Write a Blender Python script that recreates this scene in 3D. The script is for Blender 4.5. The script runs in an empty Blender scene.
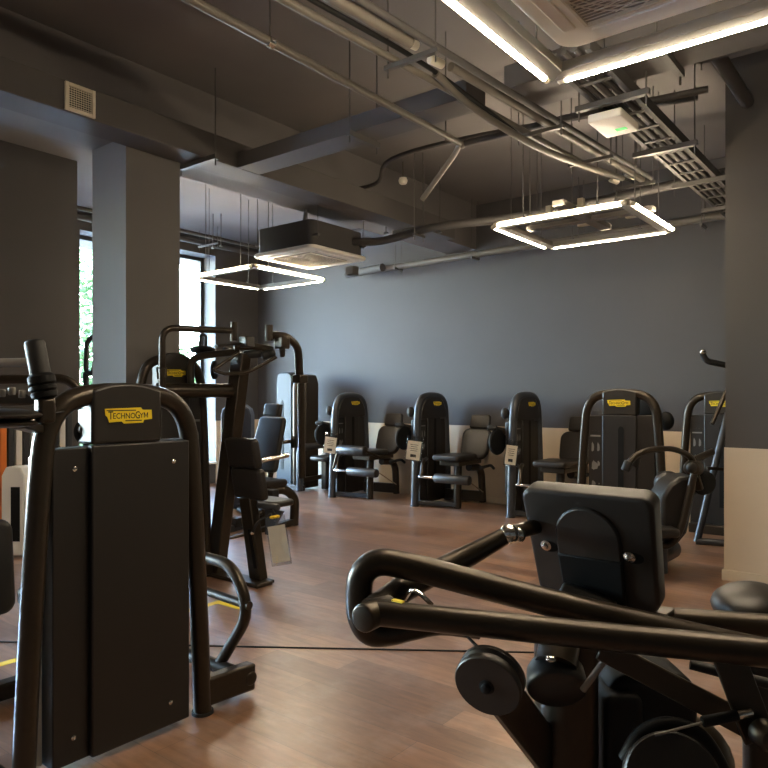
import bpy, math, random
from mathutils import Vector, Matrix
PI = math.pi
random.seed(7)
SC = bpy.context.scene
COL = SC.collection
V = Vector

# ------------------------------------------------------------------ camera
F = 700.0; HZ = 397.0; YAW = math.radians(38.2); CAMH = 1.45
cam_d = bpy.data.cameras.new('camera'); cam = bpy.data.objects.new('camera', cam_d); COL.objects.link(cam)
cam.location = (0, 0, CAMH); cam.rotation_euler = (PI/2, 0, YAW)
cam_d.sensor_width = 36; cam_d.lens = F/768*36; cam_d.shift_y = (HZ-384)/768
cam_d.clip_start = 0.05
SC.camera = cam
RT = V((math.cos(YAW), math.sin(YAW), 0)); FW = V((-math.sin(YAW), math.cos(YAW), 0))

def at(px, py, d):
    """point seen at pixel (px,py) of the photograph at depth d in front of the camera"""
    p = RT*((px-384)/F*d) + FW*d
    p.z = CAMH - (py-HZ)/F*d
    return p

# ------------------------------------------------------------------ world, sun, exposure
world = bpy.data.worlds.new('sky'); SC.world = world; world.use_nodes = True
nt = world.node_tree; nt.nodes.clear()
sky = nt.nodes.new('ShaderNodeTexSky'); sky.sky_type = 'NISHITA'; sky.sun_disc = False
sky.sun_elevation = math.radians(48); sky.sun_rotation = math.radians(80)
bg = nt.nodes.new('ShaderNodeBackground'); bg.inputs['Strength'].default_value = 2.9
out = nt.nodes.new('ShaderNodeOutputWorld')
nt.links.new(sky.outputs[0], bg.inputs[0]); nt.links.new(bg.outputs[0], out.inputs[0])
sun_d = bpy.data.lights.new('sun', 'SUN'); sun_d.energy = 2.0; sun_d.angle = 0.01; sun_d.color = (1, .95, .86)
sun = bpy.data.objects.new('sun', sun_d); COL.objects.link(sun); sun.location = (5, 0, 12)
sun.rotation_euler = (math.radians(42), 0, math.radians(70))
LAMP = 21.0
def portal(name, loc, sy, sz):
    d = bpy.data.lights.new(name, 'AREA'); d.shape = 'RECTANGLE'; d.size = sz; d.size_y = sy
    d.cycles.is_portal = True
    o = bpy.data.objects.new(name, d); COL.objects.link(o); o.location = loc
    o.rotation_euler = (0, -PI/2, 0)
vs = SC.view_settings
SC.display_settings.display_device = 'sRGB'
vs.view_transform = 'Standard'; vs.look = 'None'; vs.exposure = 2.75; vs.gamma = 1.0; vs.use_curve_mapping = False
SC.cycles.use_denoising = True
SC.cycles.max_bounces = 8; SC.cycles.diffuse_bounces = 5; SC.cycles.transparent_max_bounces = 12
SC.cycles.sample_clamp_indirect = 6.0

# ------------------------------------------------------------------ materials
def mat(name, col, rough=.5, metal=0.0, spec=.5, noise=None, bump=0.0, bscale=200, coat=0, emit=None, estr=0):
    m = bpy.data.materials.new(name); m.use_nodes = True
    n = m.node_tree; b = n.nodes['Principled BSDF']
    b.inputs['Base Color'].default_value = (*col, 1); b.inputs['Roughness'].default_value = rough
    b.inputs['Metallic'].default_value = metal; b.inputs['Specular IOR Level'].default_value = spec
    b.inputs['Coat Weight'].default_value = coat
    tc = n.nodes.new('ShaderNodeTexCoord')
    if noise:
        sc, amt = noise
        t = n.nodes.new('ShaderNodeTexNoise'); t.inputs['Scale'].default_value = sc; t.inputs['Detail'].default_value = 4
        n.links.new(tc.outputs['Object'], t.inputs['Vector'])
        r = n.nodes.new('ShaderNodeValToRGB')
        r.color_ramp.elements[0].position = .3; r.color_ramp.elements[1].position = .7
        r.color_ramp.elements[0].color = (*[c*(1-amt) for c in col], 1)
        r.color_ramp.elements[1].color = (*[min(1, c*(1+amt)) for c in col], 1)
        n.links.new(t.outputs['Fac'], r.inputs['Fac']); n.links.new(r.outputs['Color'], b.inputs['Base Color'])
    if bump:
        t2 = n.nodes.new('ShaderNodeTexNoise'); t2.inputs['Scale'].default_value = bscale; t2.inputs['Detail'].default_value = 2
        n.links.new(tc.outputs['Object'], t2.inputs['Vector'])
        bp = n.nodes.new('ShaderNodeBump'); bp.inputs['Strength'].default_value = bump; bp.inputs['Distance'].default_value = .002
        n.links.new(t2.outputs['Fac'], bp.inputs['Height']); n.links.new(bp.outputs['Normal'], b.inputs['Normal'])
    if emit:
        b.inputs['Emission Color'].default_value = (*emit, 1); b.inputs['Emission Strength'].default_value = estr
    return m

M = {}
M['wall'] = mat('grey_wall_paint', (.064, .061, .063), .75, noise=(1.3, .04), bump=.12, bscale=90)
M['dark'] = mat('charcoal_wall_paint', (.066, .06, .056), .75, noise=(1.3, .05), bump=.12, bscale=90)
M['ceil'] = mat('dark_ceiling_paint', (.14, .128, .124), .8, noise=(.9, .1), bump=.15, bscale=60)
M['duct'] = mat('painted_duct', (.078, .071, .068), .6, noise=(2, .06))
M['pale'] = mat('grey_column_paint', (.15, .142, .135), .8, noise=(1.5, .04), bump=.1, bscale=90)
M['beige'] = mat('beige_wall_paint', (.60, .49, .36), .6, noise=(1.6, .04), bump=.08, bscale=80)
M['skirt'] = mat('skirting', (.62, .52, .38), .5)
M['steel'] = mat('satin_machine_paint', (.042, .032, .022), .32, metal=.55, noise=(40, .06))
M['panel'] = mat('textured_shroud', (.0115, .0092, .0075), .5)
M['hood'] = mat('moulded_shroud', (.018, .0145, .0112), .42)
M['bluesteel'] = mat('gunmetal_paint', (.045, .048, .054), .4, metal=.3)
M['silver'] = mat('silver_shroud', (.028, .032, .037), .55, spec=.3)
M['pad'] = mat('black_vinyl', (.0155, .0122, .0096), .42, noise=(30, .08), bump=.1, bscale=260)
M['rubber'] = mat('black_rubber', (.012, .012, .012), .6, bump=.2, bscale=300)
M['black'] = mat('deep_black_plastic', (.006, .006, .006), .6, spec=.2)
M['chrome'] = mat('chrome', (.75, .72, .66), .18, metal=1)
M['yellow'] = mat('yellow_badge', (.80, .60, .02), .4)
M['ink'] = mat('black_ink', (.015, .013, .01), .5)
M['print'] = mat('grey_print', (.17, .17, .165), .6)
M['paper'] = mat('cream_paper', (.86, .78, .64), .7, noise=(14, .06))
M['backing'] = mat('shaded_filter', (.28, .25, .2), .8)
M['white'] = mat('white_plastic', (.82, .78, .69), .45)
M['ivory'] = mat('ivory_plastic', (.68, .62, .49), .5)
M['orange'] = mat('orange_paint', (.85, .22, .03), .5)
M['alu'] = mat('grey_aluminium', (.22, .20, .175), .5, metal=.2)
M['conduit'] = mat('grey_conduit', (.105, .093, .078), .5)
M['lagging'] = mat('dark_pipe_lagging', (.05, .046, .044), .7)
M['rod'] = mat('threaded_rod', (.10, .095, .09), .5, metal=.5)
M['tape'] = mat('yellow_floor_tape', (.85, .58, .03), .6)
M['wframe'] = mat('dark_window_frame', (.03, .032, .035), .5)
M['reveal'] = mat('reveal_paint', (.075, .078, .082), .7)
M['bark'] = mat('bark', (.12, .085, .06), .9, noise=(8, .3))
M['leaf'] = mat('leaf', (.055, .125, .04), .6, noise=(3, .35))
M['ground'] = mat('pale_paving', (.45, .44, .42), .9, noise=(2, .1))
M['navy'] = mat('navy_shroud', (.018, .024, .042), .45)
M['green'] = mat('green_indicator', (.02, .45, .07), .5, emit=(.1, .9, .2), estr=.12)
M['led'] = mat('led_tube', (.9, .88, .8), .4, emit=(1.0, .82, .58), estr=LAMP)

def glassmat(name, tint, gl=.08):
    m = bpy.data.materials.new(name); m.use_nodes = True; n = m.node_tree; n.nodes.clear()
    t = n.nodes.new('ShaderNodeBsdfTransparent'); t.inputs[0].default_value = (*tint, 1)
    g = n.nodes.new('ShaderNodeBsdfGlossy'); g.inputs['Roughness'].default_value = .05
    x = n.nodes.new('ShaderNodeMixShader'); x.inputs[0].default_value = gl
    o = n.nodes.new('ShaderNodeOutputMaterial')
    n.links.new(t.outputs[0], x.inputs[1]); n.links.new(g.outputs[0], x.inputs[2]); n.links.new(x.outputs[0], o.inputs[0])
    return m
M['glass'] = glassmat('window_glass', (.95, .97, .96))
M['bag'] = glassmat('clear_plastic', (.86, .87, .88), .16)

def floor_material():
    m = bpy.data.materials.new('wood_plank_floor'); m.use_nodes = True; n = m.node_tree
    b = n.nodes['Principled BSDF']; L = n.links.new
    tc = n.nodes.new('ShaderNodeTexCoord')
    br = n.nodes.new('ShaderNodeTexBrick'); br.offset = .37; br.offset_frequency = 2
    br.inputs['Scale'].default_value = 1; br.inputs['Brick Width'].default_value = 1.25; br.inputs['Row Height'].default_value = .185
    br.inputs['Mortar Size'].default_value = .0012; br.inputs['Mortar Smooth'].default_value = .2; br.inputs['Bias'].default_value = 0
    br.inputs['Color1'].default_value = (.165, .078, .040, 1); br.inputs['Color2'].default_value = (.345, .180, .098, 1)
    br.inputs['Mortar'].default_value = (.07, .04, .028, 1)
    L(tc.outputs['Object'], br.inputs['Vector'])
    mp = n.nodes.new('ShaderNodeMapping'); mp.inputs['Scale'].default_value = (2.2, 13, 1); L(tc.outputs['Object'], mp.inputs['Vector'])
    ns = n.nodes.new('ShaderNodeTexNoise'); ns.inputs['Scale'].default_value = 2.2; ns.inputs['Detail'].default_value = 7; ns.inputs['Distortion'].default_value = .5
    L(mp.outputs[0], ns.inputs['Vector'])
    rp = n.nodes.new('ShaderNodeValToRGB'); rp.color_ramp.elements[0].position = .32; rp.color_ramp.elements[1].position = .72
    rp.color_ramp.elements[0].color = (.70, .67, .65, 1); rp.color_ramp.elements[1].color = (1.2, 1.2, 1.2, 1)
    L(ns.outputs['Fac'], rp.inputs['Fac'])
    mx = n.nodes.new('ShaderNodeMix'); mx.data_type = 'RGBA'; mx.blend_type = 'MULTIPLY'; mx.inputs[0].default_value = 1
    L(br.outputs['Color'], mx.inputs[6]); L(rp.outputs['Color'], mx.inputs[7])
    # pale scuffs and dust, raised to put the floor's grey sheen into the colour
    n2 = n.nodes.new('ShaderNodeTexNoise'); n2.inputs['Scale'].default_value = 3.5; n2.inputs['Detail'].default_value = 9; n2.inputs['Roughness'].default_value = .7
    L(tc.outputs['Object'], n2.inputs['Vector'])
    r2 = n.nodes.new('ShaderNodeValToRGB'); r2.color_ramp.elements[0].position = .48; r2.color_ramp.elements[1].position = .75
    r2.color_ramp.elements[0].color = (0, 0, 0, 1); r2.color_ramp.elements[1].color = (.34, .34, .34, 1)
    L(n2.outputs['Fac'], r2.inputs['Fac'])
    m2 = n.nodes.new('ShaderNodeMix'); m2.data_type = 'RGBA'; m2.inputs[7].default_value = (.50, .42, .375, 1)
    L(r2.outputs['Color'], m2.inputs[0]); L(mx.outputs[2], m2.inputs[6])
    L(m2.outputs[2], b.inputs['Base Color'])
    rr = n.nodes.new('ShaderNodeMapRange'); rr.inputs['To Min'].default_value = .24; rr.inputs['To Max'].default_value = .44
    L(n2.outputs['Fac'], rr.inputs['Value']); L(rr.outputs[0], b.inputs['Roughness'])
    b.inputs['Specular IOR Level'].default_value = 1.0
    b.inputs['Coat Weight'].default_value = .55; b.inputs['Coat Roughness'].default_value = .30
    bp = n.nodes.new('ShaderNodeBump'); bp.inputs['Strength'].default_value = .12; bp.inputs['Distance'].default_value = .002
    L(ns.outputs['Fac'], bp.inputs['Height']); L(bp.outputs['Normal'], b.inputs['Normal'])
    return m
M['floor'] = floor_material()

# ------------------------------------------------------------------ mesh builder
def frame(d, up=None):
    d = d.normalized()
    up = up or (V((0, 0, 1)) if abs(d.z) < .95 else V((0, 1, 0)))
    s = d.cross(up).normalized(); u = s.cross(d).normalized()
    return s, u

def fil(pts, r, n=6):
    """round the corners of a polyline"""
    pts = [V(p) for p in pts]; o = [pts[0]]
    for i in range(1, len(pts)-1):
        a, b, c = pts[i-1], pts[i], pts[i+1]
        rr = r[i-1] if isinstance(r, (list, tuple)) else r
        la, lc = (a-b).length, (c-b).length
        t = min(rr, la*.48, lc*.48)
        p, q = b+(a-b).normalized()*t, b+(c-b).normalized()*t
        for k in range(n+1):
            s = k/n
            o.append(p*(1-s)**2 + b*2*s*(1-s) + q*s*s)
    o.append(pts[-1]); return o

def spline(pts, n=6):
    pts = [V(p) for p in pts]; o = []
    P = [pts[0]*2-pts[1]] + pts + [pts[-1]*2-pts[-2]]
    for i in range(1, len(P)-2):
        a, b, c, d = P[i-1:i+3]
        for k in range(n):
            t = k/n
            o.append(.5*((2*b)+(c-a)*t+(2*a-5*b+4*c-d)*t*t+(3*b-a-3*c+d)*t**3))
    o.append(pts[-1]); return o

class MB:
    def __init__(s): s.v = []; s.f = []
    def add(s, vs, fs):
        o = len(s.v); s.v += [V(v) for v in vs]; s.f += [[i+o for i in f] for f in fs]; return s
    def box(s, c, sz, ax=None):
        c = V(c); X, Y, Z = ax or (V((1, 0, 0)), V((0, 1, 0)), V((0, 0, 1)))
        vs = [c + X*(i*sz[0]/2) + Y*(j*sz[1]/2) + Z*(k*sz[2]/2) for i in (-1, 1) for j in (-1, 1) for k in (-1, 1)]
        return s.add(vs, [(0, 1, 3, 2), (4, 6, 7, 5), (0, 4, 5, 1), (2, 3, 7, 6), (0, 2, 6, 4), (1, 5, 7, 3)])
    def bb(s, x0, x1, y0, y1, z0, z1):
        return s.box(((x0+x1)/2, (y0+y1)/2, (z0+z1)/2), (abs(x1-x0), abs(y1-y0), abs(z1-z0)))
    def bar(s, a, b, w, h, up=None):
        a, b = V(a), V(b); d = (b-a); sd, u = frame(d, up)
        return s.box((a+b)/2, (d.length, w, h), (d.normalized(), sd, u))
    def tube(s, pts, r, n=16, sx=1.0, sy=1.0, up=None, rs=None):
        pts = [V(p) for p in pts]; N = len(pts)
        T = [(pts[min(i+1, N-1)]-pts[max(i-1, 0)]).normalized() for i in range(N)]
        S, U = frame(T[0], up); vs = []; fs = []
        for i in range(N):
            if i:
                S = (S - T[i]*S.dot(T[i])).normalized(); U = S.cross(T[i]).normalized()
            rr = rs[i] if rs else r
            for k in range(n):
                a = 2*PI*k/n
                vs.append(pts[i] + S*(math.cos(a)*rr*sx) + U*(math.sin(a)*rr*sy))
        for i in range(N-1):
            for k in range(n):
                k2 = (k+1) % n
                fs.append((i*n+k, i*n+k2, (i+1)*n+k2, (i+1)*n+k))
        fs.append(tuple(range(n-1, -1, -1))); fs.append(tuple((N-1)*n+k for k in range(n)))
        return s.add(vs, fs)
    def cyl(s, a, b, r, r2=None, n=24):
        a, b = V(a), V(b)
        return s.tube([a, b], r, n, rs=[r, r if r2 is None else r2])
    def lathe(s, o, ax, prof, n=28):
        o = V(o); ax = V(ax).normalized()
        pts = [o+ax*t for t, _ in prof]; S, U = frame(ax); vs = []; fs = []
        for (t, r), p in zip(prof, pts):
            for k in range(n):
                a = 2*PI*k/n; vs.append(p + S*math.cos(a)*max(r, 1e-4) + U*math.sin(a)*max(r, 1e-4))
        for i in range(len(prof)-1):
            for k in range(n):
                k2 = (k+1) % n; fs.append((i*n+k, i*n+k2, (i+1)*n+k2, (i+1)*n+k))
        fs.append(tuple(range(n-1, -1, -1))); fs.append(tuple((len(prof)-1)*n+k for k in range(n)))
        return s.add(vs, fs)
    def roll(s, a, b, r, e=.012, n=24):
        a, b = V(a), V(b); L = (b-a).length
        return s.lathe(a, b-a, [(0, r-e), (e*.35, r-e*.3), (e, r), (L-e, r), (L-e*.35, r-e*.3), (L, r-e)], n)
    def ell(s, c, rx, ry, rz, ax=None, n=20, m=12):
        c = V(c); X, Y, Z = ax or (V((1, 0, 0)), V((0, 1, 0)), V((0, 0, 1))); vs = []; fs = []
        for i in range(m+1):
            t = PI*i/m; q = max(math.sin(t), 1e-3)
            for k in range(n):
                a = 2*PI*k/n; vs.append(c + X*rx*q*math.cos(a) + Y*ry*q*math.sin(a) + Z*rz*math.cos(t))
        for i in range(m):
            for k in range(n):
                k2 = (k+1) % n; fs.append((i*n+k, (i+1)*n+k, (i+1)*n+k2, i*n+k2))
        fs.append(tuple(range(n))); fs.append(tuple(m*n+k for k in range(n-1, -1, -1)))
        return s.add(vs, fs)
    def prism(s, poly, o, ux, uy, t):
        """polygon in the plane (ux,uy) at o, given thickness t along ux x uy (centred at o)"""
        o, ux, uy = V(o), V(ux).normalized(), V(uy).normalized(); nn = ux.cross(uy); N = len(poly)
        vs = [o+ux*a+uy*b-nn*t/2 for a, b in poly] + [o+ux*a+uy*b+nn*t/2 for a, b in poly]
        fs = [tuple(range(N-1, -1, -1)), tuple(range(N, 2*N))] + [(i, (i+1) % N, N+(i+1) % N, N+i) for i in range(N)]
        return s.add(vs, fs)
    def pad(s, c, ux, uy, w, h, t, cr=.04, er=.02, taper=0.0, dome=0.0, topround=None):
        """upholstered cushion: rounded rectangle w x h in (ux,uy), thickness t along ux x uy, soft edges"""
        c, ux, uy = V(c), V(ux).normalized(), V(uy).normalized(); nn = ux.cross(uy)
        def ring(ins, z):
            pts = []; q = 6
            for (sx, sy, a0) in ((1, 1, 0), (-1, 1, PI/2), (-1, -1, PI), (1, -1, 3*PI/2)):
                rr = cr if (topround is None or sy < 0) else topround
                r2 = max(rr-ins*.6, .003); hx, hy = w/2-ins-r2, h/2-ins-r2
                for k in range(q+1):
                    a = a0+PI/2*k/q; x, y = sx*hx+math.cos(a)*r2, sy*hy+math.sin(a)*r2
                    x *= 1 + taper*(y/h)
                    pts.append(c+ux*x+uy*y+nn*z)
            return pts
        R = []; q = 4
        for k in range(q+1):
            a = PI/2*k/q; R.append(ring(er*(1-math.sin(a)), -t/2+er*(1-math.cos(a))))
        for k in range(q+1):
            a = PI/2*k/q; R.append(ring(er*(1-math.cos(a)), t/2-er*(1-math.sin(a))))
        if dome: R.append(ring(min(w, h)*.22, t/2+dome*.7)); R.append(ring(min(w, h)*.36, t/2+dome))
        n = len(R[0]); vs = [p for r in R for p in r]; fs = []
        for i in range(len(R)-1):
            for k in range(n):
                k2 = (k+1) % n; fs.append((i*n+k, i*n+k2, (i+1)*n+k2, (i+1)*n+k))
        fs.append(tuple(range(n-1, -1, -1))); fs.append(tuple((len(R)-1)*n+k for k in range(n)))
        return s.add(vs, fs)

RM = {}                                  # world matrix of every thing's root
def root_of(o):
    while o.parent: o = o.parent
    return o
def thing(name, label, cat, loc=(0, 0, 0), rz=0, group=None):
    o = bpy.data.objects.new(name, None); COL.objects.link(o); o.empty_display_size = .1
    o.location = loc; o.rotation_euler = (0, 0, rz); RM[o.name] = Matrix.Translation(V(loc)) @ Matrix.Rotation(rz, 4, 'Z')
    o['label'] = label; o['category'] = cat
    if group: o['group'] = group
    return o
def part(name, mb, m, parent=None, bevel=0, smooth=40, label=None):
    me = bpy.data.meshes.new(name); inv = None
    if parent is not None: inv = RM[root_of(parent).name].inverted()
    me.from_pydata([tuple((inv @ v) if inv else v) for v in mb.v], [], mb.f)
    me.validate()
    import bmesh
    b = bmesh.new(); b.from_mesh(me); bmesh.ops.recalc_face_normals(b, faces=b.faces); b.to_mesh(me); b.free()
    for p in me.polygons: p.use_smooth = True
    me.set_sharp_from_angle(angle=math.radians(smooth))
    me.materials.append(M[m] if isinstance(m, str) else m)
    o = bpy.data.objects.new(name, me); COL.objects.link(o); o.parent = parent
    if bevel:
        md = o.modifiers.new('bevel', 'BEVEL'); md.width = bevel; md.segments = 2; md.limit_method = 'ANGLE'; md.angle_limit = math.radians(50)
        md.harden_normals = False
    if label: o['label'] = label
    return o
def solo(name, mb, m, label, cat, group=None, **k):
    """a thing that is one mesh, its origin at the middle of its base"""
    xs = [v.x for v in mb.v]; ys = [v.y for v in mb.v]; zs = [v.z for v in mb.v]
    c = V(((min(xs)+max(xs))/2, (min(ys)+max(ys))/2, min(zs)))
    mb.v = [v-c for v in mb.v]
    o = part(name, mb, m, None, **k); o.location = c
    o['label'] = label; o['category'] = cat
    if group: o['group'] = group
    return o
def struct(name, mb, m, parent=None, **k):
    o = part(name, mb, m, parent, **k); o['kind'] = 'structure'; return o
def copy_tree(o, parent=None):
    c = o.copy(); COL.objects.link(c); c.parent = parent
    for ch in list(o.children): copy_tree(ch, c)
    return c

# lettering -> mesh data (built-in font), once per string
_txt = {}
def text(s, size):
    k = (s, size)
    if k not in _txt:
        cu = bpy.data.curves.new('lettering', 'FONT'); cu.body = s; cu.size = size; cu.extrude = 0; cu.offset = .013; cu.resolution_u = 3
        ob = bpy.data.objects.new('lettering', cu); COL.objects.link(ob)
        dg = bpy.context.evaluated_depsgraph_get(); me = ob.evaluated_get(dg).to_mesh()
        vs = [v.co.copy() for v in me.vertices]; fs = [tuple(p.vertices) for p in me.polygons]
        ob.evaluated_get(dg).to_mesh_clear(); bpy.data.objects.remove(ob); bpy.data.curves.remove(cu)
        _txt[k] = (vs, fs, max(v.x for v in vs))
    return _txt[k]

# ================================================================== SETTING
XC = -9.53; YF = 8.46; ZC = 4.12; XN = -7.63; YN = 4.08
struct('floor', MB().bb(-12, 5, -4, 9, -.1, 0), 'floor')
struct('ceiling', MB().bb(-12, 5, -4, 9, ZC, ZC+.15), 'ceil')
WH = 1.05
b = MB().bb(XC-.42, 5, YF, YF+.2, 0, ZC); struct('wall_far', b, 'wall')
struct('wall_far_lower', MB().bb(XC, 5, YF-.008, YF, 0, WH), 'beige')
struct('baseboard_far', MB().bb(XC, 5, YF-.022, YF-.008, 0, .085), 'skirt', bevel=.003)
# window wall (far bay) with its opening
W1 = (5.13, 7.52, .35, 3.83)
b = MB(); x0, x1 = XC-.42, XC
b.bb(x0, x1, YN, W1[0], 0, ZC).bb(x0, x1, W1[1], YF, 0, ZC).bb(x0, x1, W1[0], W1[1], 0, W1[2]).bb(x0, x1, W1[0], W1[1], W1[3], ZC)
struct('wall_left', b, 'dark')
b = MB().bb(x0, x1-.003, W1[1]-.004, W1[1], W1[2], W1[3]).bb(x0, x1-.003, W1[0], W1[0]+.004, W1[2], W1[3]).bb(x0, x1-.003, W1[0], W1[1], W1[3]-.004, W1[3])
struct('trim_1', b, 'reveal')
struct('wall_left_lower', MB().bb(XC, XC+.008, W1[1], YF, 0, WH), 'beige')
struct('baseboard_left', MB().bb(XC+.008, XC+.02, W1[1], YF-.022, 0, .085), 'skirt')
def window(name, x, y0, y1, z0, z1, n):
    e = bpy.data.objects.new(name, None); COL.objects.link(e); e.location = (x, (y0+y1)/2, z0); e['kind'] = 'structure'
    RM[e.name] = Matrix.Translation(e.location)
    fr = MB(); w = .06
    fr.bb(x-.03, x+.03, y0, y0+w, z0, z1).bb(x-.03, x+.03, y1-w, y1, z0, z1).bb(x-.03, x+.03, y0+w, y1-w, z0, z0+w).bb(x-.03, x+.03, y0+w, y1-w, z1-w, z1)
    for i in range(1, n):
        y = y0+(y1-y0)*i/n; fr.bb(x-.028, x+.028, y-w/2, y+w/2, z0+w, z1-w)
    part('window_frame', fr, 'wframe', e, bevel=.004)
    for i in range(n):
        a, c = y0+(y1-y0)*i/n+w*.5, y0+(y1-y0)*(i+1)/n-w*.5
        part('pane', MB().bb(x-.004, x+.004, a, c, z0+w*.6, z1-w*.6), 'glass', e)
    part('window_sill', MB().bb(x+.03, x+.40, y0, y1, z0-.02, z0+.012), 'white', e, bevel=.004)
window('window_1', XC-.35, W1[0]+.004, W1[1]-.004, W1[2], W1[3]-.004, 2)
portal('window_portal', (XC-.44, (W1[0]+W1[1])/2, (W1[2]+W1[3])/2), W1[1]-W1[0], W1[3]-W1[2])
# nearer stretch of window wall
W2 = (-1.6, 1.2, .45, 3.2)
b = MB(); x0, x1 = XN-.42, XN
b.bb(x0, x1, -4, W2[0], 0, ZC).bb(x0, x1, W2[1], YN, 0, ZC).bb(x0, x1, W2[0], W2[1], 0, W2[2]).bb(x0, x1, W2[0], W2[1], W2[3], ZC)
b.bb(XC-.42, x0, YN-.3, YN, 0, ZC)
struct('wall_left_near', b, 'dark')
window('window_2', XN-.35, W2[0], W2[1], W2[2], W2[3], 3)
portal('window_portal', (XN-.44, (W2[0]+W2[1])/2, (W2[2]+W2[3])/2), W2[1]-W2[0], W2[3]-W2[2])
struct('wall_back', MB().bb(-12, 5, -4.2, -4, 0, ZC), 'wall')
struct('wall_right', MB().bb(5, 5.2, -4.2, 9, 0, ZC), 'wall')
# right pier
PX, PY = -1.306, 6.04
struct('wall_pier', MB().bb(PX, 5, PY, PY+.45, 0, ZC), 'dark')
struct('wall_pier_lower', MB().bb(PX, 5, PY-.008, PY, 0, WH).bb(PX-.008, PX, PY-.008, PY+.45, 0, WH), 'beige')
struct('baseboard_pier', MB().bb(PX-.022, 5, PY-.022, PY-.008, 0, .085).bb(PX-.022, PX-.008, PY-.008, PY+.45, 0, .085), 'skirt', bevel=.003)
# column and beam
struct('wall_column', MB().bb(-5.5, -5.0, 3.072, 3.572, 0, 3.50), 'pale')
struct('wall_beam', MB().bb(-5.5, -5.02, -4, YF, 3.50, ZC), 'ceil')
struct('ground', MB().bb(-60, -9.99, -30, 40, -.4, -.3), 'ground')

# ================================================================== OUTSIDE TREES
def tree(label, x, y, h, rad, n, zlow):
    t = thing('tree', label, 'tree', (x, y, -.3), 0, 'trees outside the windows')
    tr = MB().tube([(x, y, -.3), (x+.05, y, h*.4), (x, y+.1, h*.8)], .1, 10, rs=[.16, .12, .05])
    for k in range(6):
        a = k*1.05; tr.tube([(x+.02, y, h*(.35+.06*k)), (x+math.cos(a)*rad*.6, y+math.sin(a)*rad*.6, h*(.5+.07*k))], .03, 6, rs=[.045, .015])
    part('trunk', tr, 'bark', t)
    lf = MB()
    for _ in range(n):
        while True:
            p = V((random.uniform(-1, 1), random.uniform(-1, 1), random.uniform(-1, 1)))
            if .25 < p.length < 1: break
        c = V((x+p.x*rad, y+p.y*rad, (zlow+h)/2+p.z*(h-zlow)/2))
        d = V((random.gauss(0, 1), random.gauss(0, 1), random.gauss(0, 1))).normalized(); s_, u_ = frame(d)
        q = random.uniform(.05, .11)
        lf.add([c-s_*q, c-u_*q*.5+s_*q*.1, c+s_*q, c+u_*q*.5+s_*q*.1], [(0, 1, 2, 3)])
    part('foliage', lf, 'leaf', t)
tree('tall leafy tree seen outside through the narrow window gap left of the column', -14.6, 7.7, 5.4, 1.9, 9000, .1)
tree('low bushy tree seen outside through the window right of the column', -14.8, 11.9, 3.0, 1.9, 7000, .1)

# ================================================================== LIGHT FRAMES
def led_frame(label, x0, x1, y0, y1, z, rods=True, extras=False, gap=.03):
    cx, cy = (x0+x1)/2, (y0+y1)/2
    t = thing('light_frame', label, 'ceiling light', (cx, cy, z), 0, 'square frames of tube lights')
    sides = (((x0+gap, y0, 0), (x1-gap, y0, 0)), ((x1, y0+gap, 0), (x1, y1-gap, 0)), ((x1-gap, y1, 0), (x0+gap, y1, 0)), ((x0, y1-gap, 0), (x0, y0+gap, 0)))
    for a, c in sides:
        a, c = V(a), V(c); a.z = c.z = z; d = (c-a).normalized(); up = V((0, 0, 1))
        hb = MB()
        sd = d.cross(up)
        k0 = a-d*gap; LL = (c-a).length+2*gap
        hb.prism([(.020, .020), (LL-.020, .020), (LL-.10, .10), (.10, .10)], k0+up*.0125, d, -sd, .046)
        bt = part('batten', hb, 'alu', t, bevel=.003)
        L = (c-a).length
        tb = MB().cyl(a+d*.045-up*.002, c-d*.045-up*.002, .0155, n=12)
        part('tube', tb, 'led', bt, label='glowing warm white tube')
        for e, s_ in ((a, 1), (c, -1)):
            cp = MB().lathe(e+d*.005*s_, d*s_, [(0, .014), (.006, .018), (.038, .018), (.042, .015)], 14)
            part('tube_cap', cp, 'ivory', bt)
        if rods:
            for f_ in (.22, .78):
                p = a.lerp(c, f_)
                p = p-sd*.06; rd = MB().cyl(p+V((0, 0, .028)), V((p.x, p.y, ZC)), .0045, n=6)
                rd.box(p+V((0, 0, .042)), (.03, .03, .02))
                part('hanger_rod', rd, 'rod', bt)
    if extras:
        eb = MB().bar((cx, y0+.04, z+.11), (cx, y1-.04, z+.11), .10, .05)
        part('cross_rail', eb, 'alu', t, bevel=.003)
        eb = MB().bar((x0+.03, cy+.1, z+.10), (x1-.03, cy+.1, z+.10), .09, .04)
        part('cross_rail', eb, 'alu', t, bevel=.003)
        for (px, py) in ((x0+.3, cy-.2), (cx, cy-.25), (x1-.25, cy+.35), (cx-.1, y1-.2)):
            eb = MB().box((px, py, z+.13), (.22, .05, .025)).box((px+.08, py, z+.165), (.05, .05, .06))
            part('junction_clip', eb, 'ivory', t, bevel=.003)
    return t
led_frame('large square frame of tube lights overhead, around the ceiling air conditioner grille', -1.44, -.24, 1.92, 3.12, 2.95)
led_frame('unseen extra square frame of tube lights added behind the camera, nearer the left windows', -5.4, -4.2, -2.2, -1.0, 2.95)  # added out of view to light the column and left machines
led_frame('square frame of tube lights on rods before the far wall, right of centre', -3.07, -1.84, 5.41, 6.57, 2.95, extras=True)
led_frame('square frame of tube lights near the window, below the boxy air conditioner', -7.36, -6.13, 5.37, 6.6, 2.95, extras=False)

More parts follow.
